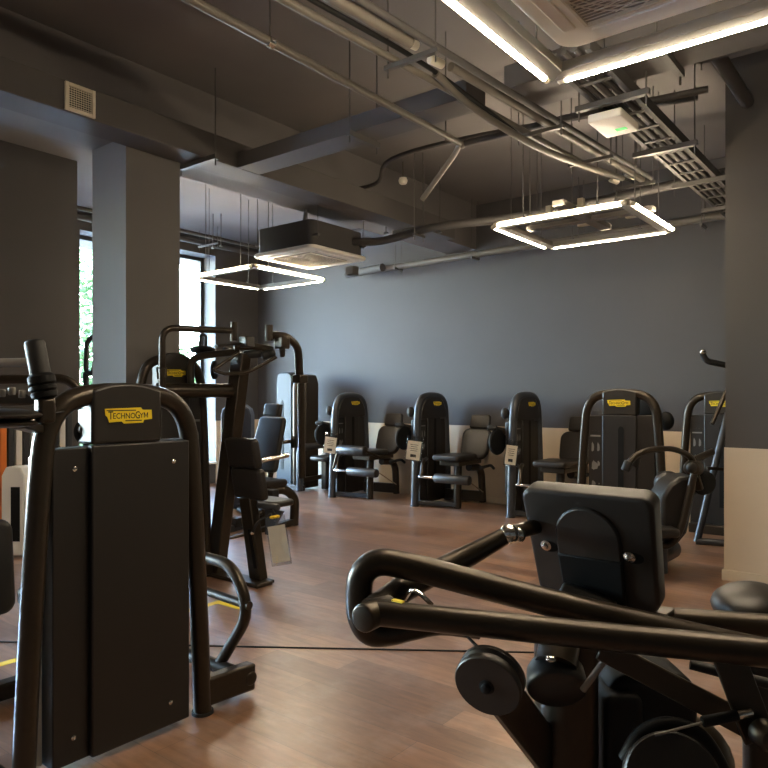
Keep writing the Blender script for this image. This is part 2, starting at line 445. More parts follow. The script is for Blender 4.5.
# ================================================================== AIR CONDITIONERS
def cassette(label, cx, cy, z, s=.95, body=.28):
    t = thing('air_conditioner', label, 'air conditioner', (cx, cy, z), 0, 'ceiling cassette air conditioners')
    part('housing', MB().pad((cx, cy, z+.05+body/2), (1, 0, 0), (0, 1, 0), s*.9, s*.9, body, cr=.06, er=.01), 'lagging', t)
    # panel: frame ring with four outlet slots and a recessed grille
    pb = MB(); X, Y = V((1, 0, 0)), V((0, 1, 0))
    pb.pad((cx, cy, z+.03), (1, 0, 0), (0, 1, 0), s, s, .045, cr=.09, er=.02)
    pn = part('panel', pb, 'white', t)
    for dx, dy in ((1, 0), (-1, 0), (0, 1), (0, -1)):
        vb = MB(); c = V((cx+dx*s*.39, cy+dy*s*.39, z+.004))
        vb.box(c, (.055 if dx else s*.62, s*.62 if dx else .055, .012))
        part('outlet_flap', vb, 'white', pn, bevel=.004)
    gb = MB().pad((cx, cy, z+.006), (1, 0, 0), (0, 1, 0), s*.64, s*.64, .01, cr=.03, er=.004)
    part('grille_backing', gb, 'backing', pn)
    g = MB(); h = s*.31; zz = z-.003
    for k in range(9): # concentric rings of the fan guard
        r = .03+h*1.02*k/9; ring = [(cx+math.cos(a)*r, cy+math.sin(a)*r, zz) for a in [2*PI*i/36 for i in range(37)]]
        g.tube(ring, .003, 5)
    for k in range(22):
        a = 2*PI*k/22; pts = []
        for i in range(7):
            r = .03+(h-.02)*i/6; aa = a+.7*(i/6)**1.3; pts.append((cx+math.cos(aa)*r, cy+math.sin(aa)*r, zz-.003))
        g.tube(pts, .003, 5)
    n = 26
    for k in range(n):
        q = -h+2*h*(k+.5)/n
        g.bar((cx-h, cy+q, zz+.004), (cx+h, cy+q, zz+.004), .003, .006)
    for sx, sy in ((1, 0), (-1, 0), (0, 1), (0, -1)):
        g.bar((cx+sx*h-(h if sy else 0), cy+sy*h-(h if sx else 0), zz), (cx+sx*h+(h if sy else 0), cy+sy*h+(h if sx else 0), zz), .012, .012)
    part('grille', g, 'ivory', pn)
    for sx in (-1, 1):
        for sy in (-1, 1):
            p = (cx+sx*s*.5, cy+sy*s*.40)
            r = MB().cyl((p[0], p[1], z+.12), (p[0], p[1], ZC), .005, n=6).box((p[0]-sx*.03, p[1], z+.16), (.1, .04, .02)); part('hanger_rod', r, 'rod', t)
    return t
cassette('cream ceiling air conditioner with a round fan grille inside the large overhead light frame', -.84, 2.51, 2.995)
ac2 = cassette('black boxy air conditioner with a pale panel hanging near the window light frame', -5.63, 5.79, 3.02)
b = MB().roll(at(344, 268, 7.95), at(361, 268, 7.9), .055, .01)
part('condensate_pump', MB().box(at(352, 271, 7.9), (.12, .1, .1)), 'lagging', ac2, bevel=.01)

# ================================================================== DUCTS, PIPES, TRAYS
def duct(label, x0, x1, y0, y1, z0, z1, hang=()):
    c = ((x0+x1)/2, (y0+y1)/2, z0)
    t = thing('air_duct', label, 'air duct', c, 0)
    part('casing', MB().bb(x0, x1, y0, y1, z0, z1), 'duct', t, bevel=.006)
    for (px, py, w, ax) in hang:
        h = MB()
        if ax == 'x': h.box((px, py, z0-.02), (w, .04, .04)); ends = ((px-w/2+.02, py), (px+w/2-.02, py))
        else: h.box((px, py, z0-.02), (.04, w, .04)); ends = ((px, py-w/2+.02), (px, py+w/2-.02))
        for ex, ey in ends: h.cyl((ex, ey, z0-.09), (ex, ey, ZC), .006, n=6)
        part('hanger', h, 'rod', t)
    return t
d1 = duct('long dark rectangular duct beside the column with a small air vent on its side', -4.995, -4.71, -3.9, 7.42, 3.42, 3.64,
          [(-4.82, 1.9, .46, 'x'), (-4.82, 3.62, .5, 'x'), (-4.82, 6.6, .46, 'x')])
t = thing('air_vent', 'small cream square air vent grille on the side of the long duct', 'air vent', (-4.71, 2.53, 3.43))
vb = MB(); y0, y1, z0, z1 = 2.425, 2.645, 3.43, 3.625; x = -4.70
vb.bb(x-.009, x+.01, y0, y0+.025, z0, z1).bb(x-.009, x+.01, y1-.025, y1, z0, z1).bb(x-.009, x+.01, y0+.025, y1-.025, z0, z0+.025).bb(x-.009, x+.01, y0+.025, y1-.025, z1-.025, z1)
part('vent_frame', vb, 'ivory', t, bevel=.003)
sb = MB()
for k in range(9): sb.bar((x, y0+.025, z0+.035+k*.0155), (x, y1-.025, z0+.035+k*.0155), .012, .003, up=V((.6, 0, .8)))
for k in range(10): sb.bb(x-.002, x+.001, y0+.03+k*.0175, y0+.033+k*.0175, z0+.025, z1-.025)
part('vent_slats', sb, 'ivory', t)
part('vent_backing', MB().bb(x-.009, x-.007, y0+.02, y1-.02, z0+.02, z1-.02), 'black', t)
duct('dark crosswise duct joining the long duct above the middle of the room', -4.71, -2.42, 3.95, 4.2, 3.42, 3.545, [(-3.4, 4.07, .36, 'y')])
duct('wide crosswise duct above the overhead light frame on the right', -2.16, 1.8, 3.98, 4.37, 3.41, 3.56, [(-1.2, 4.17, .5, 'y'), (.2, 4.17, .5, 'y')])

def pipes(name, label, cat, paths, hang=()):
    p0 = V(paths[0][0][0]); t = thing(name, label, cat, p0)
    for (pts, r, m, nm) in paths: part(nm, MB().tube(pts, r, 12), m, t)
    for (px, py, z, w, ax, z2) in hang:
        h = MB(); 
        if w:
            if ax == 'x': h.box((px, py, z), (w, .03, .025)); ends = ((px-w/2+.02, py), (px+w/2-.02, py))
            else: h.box((px, py, z), (.03, w, .025)); ends = ((px, py-w/2+.02), (px, py+w/2-.02))
        else: ends = ((px, py),)
        for ex, ey in ends: h.cyl((ex, ey, z-.06), (ex, ey, z2), .005, n=6)
        part('hanger', h, 'rod', t)
    return t
# bundle of conduits running to the far light frame
def bx(y): return -2.32+(y-2.3)*.062
ys = [-1.5, 0, 1, 2, 2.6]
P = []
P.append(([(bx(y)-.10, y, 3.33) for y in (-3.5, 2.0, 5.9)], .022, 'conduit', 'conduit'))
P.append((spline([(bx(y)-.03, y, 3.35+.0*y) for y in (-3.5, 2.0, 3.2)] + [(bx(4.0)-.08, 4.0, 3.32), (bx(4.8)-.10, 4.8, 3.26), (bx(5.6)-.02, 5.6, 3.30), (bx(6.2), 6.2, 3.34)]), .014, 'black', 'cable'))
P.append(([(bx(y)+.05, y, 3.36) for y in (-3.5, 3.05)], .034, 'conduit', 'conduit'))
P.append(([(bx(y)+.05, y, 3.36) for y in (3.42, 6.25)], .026, 'conduit', 'conduit'))
P.append(([(bx(y)+.13, y, 3.36) for y in (-3.5, 2.0, 6.25)], .020, 'lagging', 'conduit'))
P.append((spline([(bx(3.4)-.04, 3.4, 3.34), (bx(3.9)-.10, 3.9, 3.30), (bx(4.6)-.06, 4.6, 3.24), (bx(5.3)+.0, 5.3, 3.25), (bx(5.9)+.02, 5.9, 3.30)]), .024, 'conduit', 'flexible_conduit'))
tb = pipes('conduit_bundle', 'bundle of grey conduits on strut brackets running diagonally to the far light frame', 'conduit', P,
      [(bx(y)+.02, y, 3.295, .36, 'x', ZC) for y in (-1.2, 1.2, 3.1, 4.5, 5.3, 6.15)])
for (px, py, d) in ((411, 42, 4.0), (437, 61, 4.15), (615, 180, 6.1), (631, 176, 6.2)):
    p = at(px, py, d)
    part('coupling', MB().roll(p-V((.02, .05, 0)), p+V((.0, .06, 0)), .027, .006, 14), 'ivory', tb)
# sprinkler pipe
pa = V((-2.81, -3.5, 3.36)); pb_ = V((-2.81, 4.52, 3.36))
t = pipes('sprinkler_pipe', 'thin sprinkler pipe with a slanting flexible drop hose at its end', 'pipe',
      [([pa, pb_], .024, 'conduit', 'pipe_run'), ([pb_+V((0, -.02, 0)), (-2.87, 4.52, 3.30), (-3.17, 4.51, 3.0)], .021, 'alu', 'drop_hose'),
       ([pb_, (-2.5, 4.58, 3.38), (-2.05, 4.75, 3.45), (-1.2, 5.05, 3.52)], .024, 'lagging', 'pipe_branch')],
      [(-2.81, 2.58, 3.38, 0, 'x', ZC), (-2.81, .6, 3.38, 0, 'x', ZC), (-2.81, 4.3, 3.38, 0, 'x', ZC)])
part('pipe_clamp', MB().lathe((-2.81, 2.56, 3.36), (0, 1, 0), [(0, .03), (.04, .03)], 14), 'chrome', t)
part('elbow', MB().ell((-2.81, 4.52, 3.36), .034, .034, .034), 'conduit', t)
# wall pipe
pipes('wall_pipe', 'long grey pipe running along the top of the far wall', 'pipe',
      [([(-7.2, 8.22, 3.36), (-1.2, 8.22, 3.42)], .045, 'conduit', 'pipe_run'), ([(-7.2, 8.22, 3.36), (-6.4, 8.1, 3.36)], .06, 'lagging', 'pipe_sleeve')],
      [(x, 8.22, 3.33, .2, 'y', ZC) for x in (-6.2, -4.9, -3.4, -2.0)])
# cassette pipes
pipes('refrigerant_pipe', 'dark lagged pipe curving from the boxy air conditioner across the ceiling', 'pipe',
      [(spline([(-5.2, 6.05, 3.22), (-4.9, 6.15, 3.20), (-4.5, 6.2, 3.24), (-4.1, 6.2, 3.26), (-3.3, 6.5, 3.30), (-2.2, 6.8, 3.42), (-1.2, 6.9, 3.5)]), .045, 'lagging', 'lagged_pipe'),
       (spline([(-5.45, 5.5, 3.34), (-5.38, 5.5, 3.56), (-5.2, 5.6, 3.66), (-4.6, 5.7, 3.68), (-4.0, 5.2, 3.68), (-3.0, 5.2, 3.68), (-1.4, 5.6, 3.70)]), .02, 'lagging', 'drain_pipe')],
      [(-4.4, 6.2, 3.2, .2, 'y', ZC), (-3.2, 6.52, 3.25, .2, 'y', ZC), (-2.4, 6.74, 3.34, .2, 'y', ZC)])
pipes('ceiling_pipe', 'dark pipe under the ceiling in front of the window', 'pipe',
      [([(-9.2, 4.3, 3.92), (-9.2, 8.3, 3.92)], .05, 'lagging', 'pipe_run'), ([(-8.9, 4.3, 3.95), (-8.9, 8.3, 3.95)], .03, 'lagging', 'pipe_run')],
      [(-9.05, 5.2, 3.86, .5, 'x', ZC), (-9.05, 7.0, 3.86, .5, 'x', ZC)])
# right cable tray
t = thing('cable_tray', 'grey cable tray running past the exit light beside the right wall pier', 'cable tray', (-1.55, 6.2, 3.3))
x0, x1 = -1.70, -1.44
for xx in (x0, x1-.03): part('side_rail', MB().bb(xx, xx+.03, 3.6, 8.4, 3.30, 3.37), 'lagging', t)
for k in range(16): part('rung', MB().bb(x0+.03, x1-.03, 3.7+k*.3, 3.73+k*.3, 3.303, 3.312), 'lagging', t)
for k, xx in enumerate((-1.65, -1.59, -1.53)): part('tray_cable', MB().tube([(xx, 3.6, 3.33), (xx, 8.4, 3.33)], .018, 8), 'lagging', t)
for y in (4.27, 5.35, 6.35, 7.35):
    h = MB().box((-1.57, y, 3.28), (.46, .04, .035))
    for ex in (-1.78, -1.36): h.cyl((ex, y, 3.2), (ex, y, ZC), .0055, n=6)
    part('hanger', h, 'rod', t)
pipes('ceiling_pipe', 'pipe under the ceiling right of the cable tray', 'pipe',
      [([(-1.15, 3.0, 3.75), (-1.15, 6.03, 3.75)], .05, 'duct', 'pipe_run'), ([(-.75, 3.0, 3.85), (-.75, 6.03, 3.85)], .04, 'duct', 'pipe_run')], [(-.95, 5.0, 3.7, .6, 'x', ZC)])
# exit light
t = thing('exit_light', 'flat white exit light box with a green mark hanging under the cable tray', 'exit light', (-1.70, 4.56, 3.30))
p = V((-1.66, 4.55, 3.25))
part('light_box', MB().pad(p, (1, 0, 0), (0, 1, 0), .22, .34, .055, cr=.015, er=.01), 'white', t)
part('green_indicator', MB().box(p+V((.03, .06, -.0285)), (.07, .045, .002)), 'green', t)
part('mounting_stem', MB().box(p+V((0, 0, .038)), (.05, .2, .024)), 'conduit', t)
# smoke detector
sd = at(403, 181, 7.95)
t = thing('smoke_detector', 'small round white smoke detector under the ceiling in the middle', 'smoke detector', sd)
part('detector_head', MB().lathe(sd+V((0, 0, -.035)), (0, 0, 1), [(0, .035), (.012, .045), (.03, .05), (.045, .052), (.06, .042), (.07, .042)], 24), 'white', t)
part('drop_conduit', MB().cyl(sd+V((0, 0, .034)), V((sd.x, sd.y, ZC)), .01, n=8), 'conduit', t)
# loose threaded rods with small strut ends
for i, (px, pyb, d, lab) in enumerate(((213, 248, 10.2, 'left one of the pair of bare hanging rods above the window light frame'), (221, 246, 10.2, 'right one of the pair of bare hanging rods above the window light frame'),
                            (386, 233, 8.3, 'bare hanging rod left of the hooked pipe bracket in the middle'), (440, 232, 8.1, 'bare hanging rod beside the slanting sprinkler hose'))):
    p = at(px, pyb, d)
    solo('hanger_rod', MB().cyl(p, (p.x, p.y, ZC), .006, n=6).box(p, (.05, .03, .02)), 'rod', lab, 'ceiling rod', 'bare hanging rods')

# ================================================================== FLOOR MARKS
def fl(px, py): return at(px, py, CAMH*F/(py-HZ))
t = MB(); zt = .0012
t.bb(-4.01, -3.95, 1.2, 3.2, .0004, zt).bb(-3.95, -3.66, 3.14, 3.2, .0004, zt)
solo('floor_tape', t, 'tape', 'yellow tape marking stuck on the wood floor behind the near left machine', 'floor tape')
a, c = fl(-60, 641), fl(590, 654)
solo('floor_cable', MB().bar(V((a.x, a.y, .003)), V((c.x, c.y, .003)), .014, .005), 'black', 'thin straight black strip lying across the wood floor', 'floor strip')

# ================================================================== WEIGHT TOWER
def badge(root, O, u, up, n, w):
    """yellow maker's badge with black lettering, centred at O"""
    k = w/510.0
    pl = [(100, 145), (480, 135), (500, 158), (600, 160), (605, 250), (515, 258), (505, 285), (300, 290), (275, 268), (145, 275), (125, 222), (105, 205)]
    poly = [((x-352)*k, -(y-213)*k) for x, y in pl]
    pt = part('badge', MB().prism(poly, O+n*.0015, u, up, .003), 'yellow', root)
    lt = MB()
    def put(s, x, y, size, sx=1.0):
        vs, fs, wd = text(s, 1.0)
        lt.add([O+n*.0036+u*((x-352)*k+v.x*size*k*sx)+up*(-(y-213)*k+v.y*size*k) for v in vs], fs); return x+wd*size*sx
    x = put('T', 132, 244, 108, .80); x = put('ECHNO', x-6, 240, 76, .90); x = put('G', x-2, 242, 100, .76); x = put('Y', x-2, 236, 70, 1.0)+2
    def quad(*ps): lt.add([O+n*.0036+u*((px-352)*k)+up*(-(py-213)*k) for px, py in ps], [(0, 1, 2, 3)])
    t0, b0, w0, sw = 184, 236, 46, 9                      # the M is drawn as four strokes
    quad((x, b0), (x+sw, b0), (x+sw, t0), (x, t0)); quad((x+w0-sw, b0), (x+w0, b0), (x+w0, t0), (x+w0-sw, t0))
    quad((x+sw, t0), (x+w0/2, b0-18), (x+w0/2, b0-2), (x+sw, t0+18)); quad((x+w0-sw, t0), (x+w0/2, b0-18), (x+w0/2, b0-2), (x+w0-sw, t0+18))
    for (a0, a1, yy) in ((115, 425, 162), (310, 490, 262)):
        lt.add([O+n*.0036+u*(xx-352)*k+up*(-(y2-213)*k) for xx, y2 in ((a0, yy-5), (a1, yy-5), (a1, yy+5), (a0, yy+5))], [(0, 1, 2, 3)])
    part('lettering', lt, 'ink', pt)

def tower(root, O, u, n, H=1.505, slot=True, instr=-1, wide_c=False, k=1.0, rtube=.041, tubem='steel', bolts=False, shell=False, panelm='panel'):
    """arched-tube weight tower: O middle of the base, u along its width, n out of its front"""
    O, u, n = V(O), V(u).normalized(), V(n).normalized(); Z = V((0, 0, 1)); s = H/1.505
    def Q(a, b, c): return O+u*(a*k)+n*b+Z*(c*s)
    half = [(.402, .012), (.385, .40), (.36, .85), (.335, 1.2), (.312, 1.33), (.262, 1.41), (.19, 1.448), (.1, 1.464)]
    pts = [Q(-a, -.02, z) for a, z in half] + [Q(0, -.02, 1.468)] + [Q(a, -.02, z) for a, z in reversed(half)]
    part('frame_tube', MB().tube(spline(pts, 5), rtube, 18, up=u), tubem, root)
    for sgn in (-1, 1): part('foot_cap', MB().cyl(Q(sgn*.402, -.02, 0), Q(sgn*.402, -.02, .014), rtube+.008), 'rubber', root)
    # shrouds
    part('side_shroud', MB().prism([(-.30*k, .03), (.315*k, .03), (.315*k, 1.265*s), (-.30*k, 1.25*s)], O+n*(-.05), u, Z, .09), panelm, root, bevel=.006)
    x1 = .30*k if wide_c else .157*k
    cz = [(-.157*k, .03), (x1, .03), (x1, 1.26*s), (-.157*k, 1.26*s)]
    fp = part('front_panel', MB().prism(cz, O+n*.006, u, Z, .034), panelm, root, bevel=.008)
    hz = [(-.157*k, 1.262*s), (.157*k, 1.262*s), (.157*k, 1.478*s)]
    for i in range(1, 12):
        a = .157-.314*i/12; hz.append((a*k, (1.508-.030*(a/.157)**2)*s))
    hz.append((-.157*k, 1.478*s))
    if shell:
        hz = [(-.31*k, 1.15*s), (.32*k, 1.15*s)] + [(.315*k*(1-i/8), (1.508-.24*abs(1-i/8)**2.4)*s) for i in range(0, 17)]
        part('hood', MB().prism(hz, O+n*(-.05), u, Z, .15), 'hood', root, bevel=.025)
        part('shell', MB().prism([(-.31*k, .25), (.325*k, .25), (.32*k, 1.148*s), (-.31*k, 1.148*s)], O+n*(-.08), u, Z, .14), panelm, root, bevel=.02)
        badge(root, O+n*.0268+u*(.07*k)+Z*(1.36*s), u, Z, n, .19*k)
    else:
        part('hood', MB().prism(hz, O+n*(-.035), u, Z, .118), 'hood', root, bevel=.012)
        badge(root, O+n*.0250+u*(.0*k)+Z*(1.374*s), u, Z, n, .215*k)
    if slot:
        sl = [(-.026, .28), (.026, .28), (.026, 1.13), (.018, 1.152), (0, 1.16), (-.018, 1.152), (-.026, 1.13)]
        part('weight_slot', MB().prism([(a*k+.02*k, z*s) for a, z in sl], O+n*.0235, u, Z, .004), 'black', root)
    if instr:
        c = instr*.23*k
        pl = part('instruction_plate', MB().prism([(c-.062, .5*s), (c+.062, .5*s), (c+.062, 1.11*s), (c-.062, 1.11*s)], O+n*(-.0035), u, Z, .006), panelm, root)
        part('instruction_lettering', MB().add([O+n*.0005+u*(c+a)+Z*z*s for a, z in ((-.05, 1.055), (.05, 1.055), (.05, 1.07), (-.05, 1.07))], [(0, 1, 2, 3)]), 'print', pl)
        for (ox, oz, hw, hh) in ((-.028, .955, .014, .055), (.028, .955, .014, .05), (-.01, .78, .035, .05), (.03, .80, .014, .03), (-.02, .61, .022, .03), (.035, .61, .006, .008)):
            q = []
            for i in range(10):
                a = 2*PI*i/10; rr = 1-.28*((i*7) % 3)/2
                q.append(O+n*.0005+u*(c+ox+math.cos(a)*hw*rr)+Z*(oz+math.sin(a)*hh*rr)*s)
            part('pictogram', MB().add(q, [tuple(range(10))]), 'print', pl)
    if bolts:
        for a, z in ((-.215, 1.17), (.215, 1.17), (.20, .13), (-.22, .13)):
            bb_ = part('bolt', MB().lathe(Q(a, .02 if (a > 0 and wide_c) else -.006, z), n, [(0, .010), (.006, .010), (.009, .006)], 12), 'chrome', root)

# ------------------------------------------------------------------ near left machine
t = thing('weight_machine', 'large black weight machine closest on the left, its back shroud and yellow badge facing us', 'weight machine', (-2.64, 1.57, 0), 0, 'strength machines')
tower(t, (-2.62, 1.607, 0), (0, 1, 0), (1, 0, 0), slot=False, instr=0, wide_c=True, bolts=True)
# ghost lettering column is embossed on the shroud; pulleys behind the gap
part('pulley', MB().lathe((-2.72, 1.49, 1.31), (1, 0, 0), [(0, .05), (.008, .055), (.014, .047), (.02, .055), (.028, .05)], 24), 'black', t)
part('pulley', MB().lathe((-2.692, 1.46, 1.32), (1, 0, 0), [(0, .018), (.012, .016)], 16), 'alu', t)
part('guide_rail', MB().bb(-2.745, -2.70, 1.27, 1.304, .03, 1.22), 'ivory', t, bevel=.004)
bs = MB().bar((-2.64, 1.98, .10), (-2.64, 2.30, .085), .07, .13)
part('base_beam', bs, 'steel', t, bevel=.012)
part('base_tube', MB().roll((-2.60, 2.27, .085), (-3.55, 2.27, .085), .034, .006), 'steel', t)
part('base_tube', MB().roll((-2.68, 1.14, .06), (-3.5, 1.14, .06), .034, .006), 'steel', t)
part('base_beam', MB().bar((-3.5, 1.1, .05), (-3.5, 2.3, .05), .08, .08), 'steel', t, bevel=.01)
lp = fil([(-3.35, 2.28, .62), (-2.755, 2.28, .615), (-2.625, 2.28, .40), (-2.86, 2.28, .09)], [.11, .12])
part('foot_loop', MB().tube(lp, .029, 16), 'steel', t)
part('loop_crossbar', MB().tube([(-2.63, 2.28, .43), (-3.3, 2.28, .46)], .022, 14), 'steel', t)
part('loop_post', MB().tube([(-3.35, 2.28, .64), (-3.5, 2.28, .05)], .029, 14), 'steel', t)
# seat and backrest on the far side of the tower
part('seat', MB().pad((-3.06, 1.62, .56), (1, 0, 0), (0, 1, 0), .40, .36, .09, cr=.06, er=.03), 'pad', t)
part('seat_post', MB().tube([(-3.10, 1.62, .53), (-3.46, 1.62, .06)], .045, 14), 'steel', t)
part('backrest', MB().pad((-3.60, 1.42, .62), (0, 1, 0), (-.1, 0, 1), .34, .46, .08, cr=.06, er=.03), 'pad', t)
part('backrest_post', MB().tube([(-3.66, 1.42, .8), (-3.55, 1.45, .08)], .04, 14), 'steel', t)
# press arms and grip at the upper left
g0, g1 = at(45, 397, 2.42), at(34, 340, 2.42); ga = (g1-g0)
part('grip', MB().roll(g0, g1, .034, .012), 'rubber', t)
part('grip_collar', MB().lathe(g0+ga*-.02, ga, [(0, .03), (.004, .042), (.02, .043), (.024, .036), (.03, .044), (.042, .044), (.046, .037), (.052, .045), (.075, .045), (.085, .035)], 26), 'black', t)
part('grip_bracket', MB().box(g0-V((0, 0, .045)), (.05, .06, .09)), 'steel', t, bevel=.012)
pc = at(5, 415, 2.36)
part('arm_plate', MB().ell(pc, .135, .11, .022), 'hood', t)
part('arm_plate', MB().ell(pc+V((0, 0, -.028)), .12, .10, .016), 'steel', t)
part('plate_neck', MB().bar(pc+V((.05, .02, -.03)), (-2.63, 1.25, 1.33), .05, .03), 'steel', t, bevel=.006)
part('press_arm', MB().tube(fil([at(-60, 383, 2.75), at(-10, 380, 2.78), at(72, 378, 2.85), at(92, 420, 2.88)], [.05, .06]), .019, 14), 'steel', t)
part('press_arm', MB().tube([at(-80, 364, 3.0), at(30, 362, 2.95)], .018, 14), 'alu', t)
part('arm_lever', MB().bar(at(-40, 402, 2.6), at(46, 398, 2.55), .05, .05), 'steel', t, bevel=.012)
for (px, py) in ((2, 393), (12, 391), (22, 394), (32, 392)):
    part('adjuster', MB().roll(at(px, py+4, 2.5), at(px, py-4, 2.5), .012, .004, 12), 'alu', t)
part('arm_joint', MB().cyl(at(47, 400, 2.5), (-2.64, 1.30, 1.40), .026), 'steel', t)
part('arm_cable', MB().tube([at(42, 415, 2.5), at(90, 407, 2.88)], .003, 6), 'rubber', t)

# ------------------------------------------------------------------ second left machine (press with overhead arms)
t = thing('weight_machine', 'tall black press machine with overhead arms standing right behind the near left machine', 'weight machine', (-4.4, 3.5, 0), 0, 'strength machines')
tower(t, (-4.62, 3.245, 0), (0, 1, 0), (1, 0, 0), H=1.79, slot=False, instr=1, k=.84, rtube=.036)
part('post', MB().bar((-4.61, 3.64, .02), (-4.29, 3.64, 1.80), .10, .135, up=V((1, 0, .1))), 'steel', t, bevel=.01)
part('cross_beam', MB().cyl((-4.55, 3.05, 1.50), (-4.36, 3.64, 1.50), .055), 'steel', t)
part('base_plate', MB().bb(-4.75, -4.02, 3.56, 3.72, 0, .03), 'steel', t, bevel=.008)
part('base_beam', MB().bar((-4.62, 3.64, .06), (-4.62, 2.95, .06), .07, .08), 'steel', t, bevel=.008)
part('press_arm', MB().tube(fil([(-4.5, 3.06, 1.52), (-4.5, 3.06, 1.965), (-4.29, 3.56, 1.965)], .10), .026, 16), 'steel', t)
part('arm_clamp', MB().tube([at(158, 379, 5.1), at(157, 368, 5.1), at(166, 368, 5.1), at(166, 377, 5.1)], .009, 8), 'steel', t)
part('arm_stub', MB().cyl(at(234, 341, 5.45), at(234, 322, 5.45), .03), 'steel', t)
part('arm_stub', MB().cyl(at(269, 341, 5.6), at(269, 325, 5.6), .03), 'steel', t)
part('press_arm', MB().tube(fil([at(267, 335, 5.6), at(285, 336, 5.7), at(298, 346, 5.8), at(299.5, 378, 5.85)], [.05, .09]), .034, 16), 'steel', t)
part('arm_block', MB().box(at(300, 379, 5.85), (.10, .10, .07)), 'steel', t, bevel=.01)
part('drop_lever', MB().tube([at(301, 382, 5.85), at(301.5, 430, 5.88), at(302, 478, 5.9)], .033, 14, sx=.8), 'steel', t)
part('handle_bar', MB().tube([at(234, 347, 5.45), at(252, 346, 5.5), at(272, 350, 5.6)], .03, 14), 'steel', t)
part('handle_bar', MB().bar(at(216, 346, 5.3), at(248, 343, 5.5), .06, .02), 'hood', t, bevel=.006)
part('handle_block', MB().box(at(247, 342, 5.45), (.09, .09, .09)), 'hood', t, bevel=.012)
part('handle_block', MB().box(at(282, 343, 5.62), (.10, .09, .10)), 'steel', t, bevel=.012)
for a, c, r in (((244, 355), (262, 353), .034), ((262, 356), (274, 352), .034), ((282, 348), (282, 356), .024), ((223, 350), (231, 352), .026)):
    part('grip', MB().roll(at(a[0], a[1], 5.5), at(c[0], c[1], 5.55), r, .008, 16), 'rubber', t)
part('guard_loop', MB().tube(fil([at(238, 353, 5.4), at(213, 370, 5.3), at(224, 374, 5.33), at(248, 373, 5.45), at(276, 357, 5.56)], [.03, .03, .12]), .015, 12), 'steel', t)
part('support_tube', MB().tube(fil([at(191, 384, 5.42), at(190, 358, 5.42), at(214, 354, 5.45), at(240, 352, 5.47)], [.12, .1]), .028, 14), 'steel', t)
part('hook', MB().tube(fil([at(200, 350, 5.6), at(200, 335, 5.6), at(206, 335, 5.6), at(206, 347, 5.6)], .03), .010, 10), 'rubber', t)
part('cable_cover', MB().ell(at(203, 350, 5.55), .10, .10, .035), 'black', t)
part('pulley', MB().lathe(at(212, 370, 5.55), RT, [(0, .06), (.01, .075), (.03, .075), (.04, .06)], 24), 'black', t)
# seat side
bu = V((1, 0, 0))
part('backrest', MB().pad((-4.225, 3.60, 1.015), bu, V((-.06, -.16, 1)), .34, .235, .075, cr=.03, er=.025), 'pad', t)
part('backrest', MB().pad((-4.20, 3.64, .775), bu, V((-.06, -.16, 1)), .34, .245, .075, cr=.03, er=.025), 'pad', t)
part('backrest_bracket', MB().bar((-4.47, 3.64, .895), (-4.2, 3.66, .895), .05, .022), 'alu', t, bevel=.004)
part('leg', MB().bar((-4.16, 3.70, .02), (-4.24, 3.66, .66), .08, .13, up=V((1, 0, 0))), 'steel', t, bevel=.008)
part('leg_slot', MB().bar((-4.145, 3.652, .12), (-4.19, 3.63, .42), .006, .028, up=V((1, 0, 0))), 'black', t)
part('foot', MB().box((-4.15, 3.70, .012), (.19, .14, .024)), 'rubber', t, bevel=.004)
part('seat', MB().pad((-4.16, 3.83, .615), (1, 0, 0), (0, 1, 0), .34, .24, .05, cr=.06, er=.02), 'pad', t)
part('seat_tube', MB().roll((-4.36, 3.70, .60), (-3.96, 3.72, .60), .028, .006), 'bluesteel', t)
part('seat_bracket', MB().prism([(0, 0), (.2, 0), (.05, -.2), (0, -.2)], (-4.10, 3.72, .58), (1, 0, 0), (0, 0, 1), .02), 'bluesteel', t)
part('seat_lever', MB().tube(fil([(-4.14, 3.62, .40), (-4.08, 3.62, .50), (-3.95, 3.64, .56)], .05), .010, 8), 'rubber', t)
part('lever_knob', MB().ell((-4.14, 3.615, .40), .016, .016, .016), 'chrome', t)

# ------------------------------------------------------------------ hanging tags
def hang_tag(label, p, w, h, tilt, face, clip=False, plain=False):
    n = V(face).normalized(); Z = V((0, 0, 1)); u = (Z.cross(n)).normalized()
    uu = (u*math.cos(tilt)+Z*math.sin(tilt)).normalized(); vv = n.cross(uu).normalized()
    t = thing('hanging_tag', label, 'tag', V(p)-V((0, 0, h)), 0, 'paper tags on the machines')
    c = V(p)-vv*h*.5
    bg_ = MB()
    bg_.pad(c, uu, vv, w*1.18, h*1.15, .006, cr=.008, er=.0028)
    part('plastic_bag', bg_, 'bag', t)
    pc_ = c-vv*h*.08
    part('paper_card', MB().box(pc_, (w, h*.85, .0014), (uu, vv, n)), 'paper', t)
    pr = MB()
    for k in range(4):
        pr.box(pc_+vv*h*(.26-.09*k)+n*.0011, (w*(.6-.1*(k % 2)), h*.022, .0006), (uu, vv, n))
    pr.box(pc_-vv*h*.24+n*.0011, (w*.42, h*.13, .0006), (uu, vv, n))
    if not plain: part('card_print', pr, 'ink', t)
    part('tie', MB().tube(fil([c+vv*h*.5, c+vv*h*.56+uu*.02, c+vv*h*.72-uu*.01], .02), .004, 8), 'rubber', t)
    if clip:
        cb = MB()
        for k in range(5):
            a = k*2*PI/5; cb.ell(c+vv*h*.55+uu*math.cos(a)*.022+n*math.sin(a)*.02, .018, .018, .012)
        part('yellow_clip', cb, 'tape', t)
    return t
hang_tag('clear bag with a cream paper and yellow clip hanging from the press machine seat', at(275, 519, 5.25), .14, .32, .20, (.45, -1, .1), True, True)

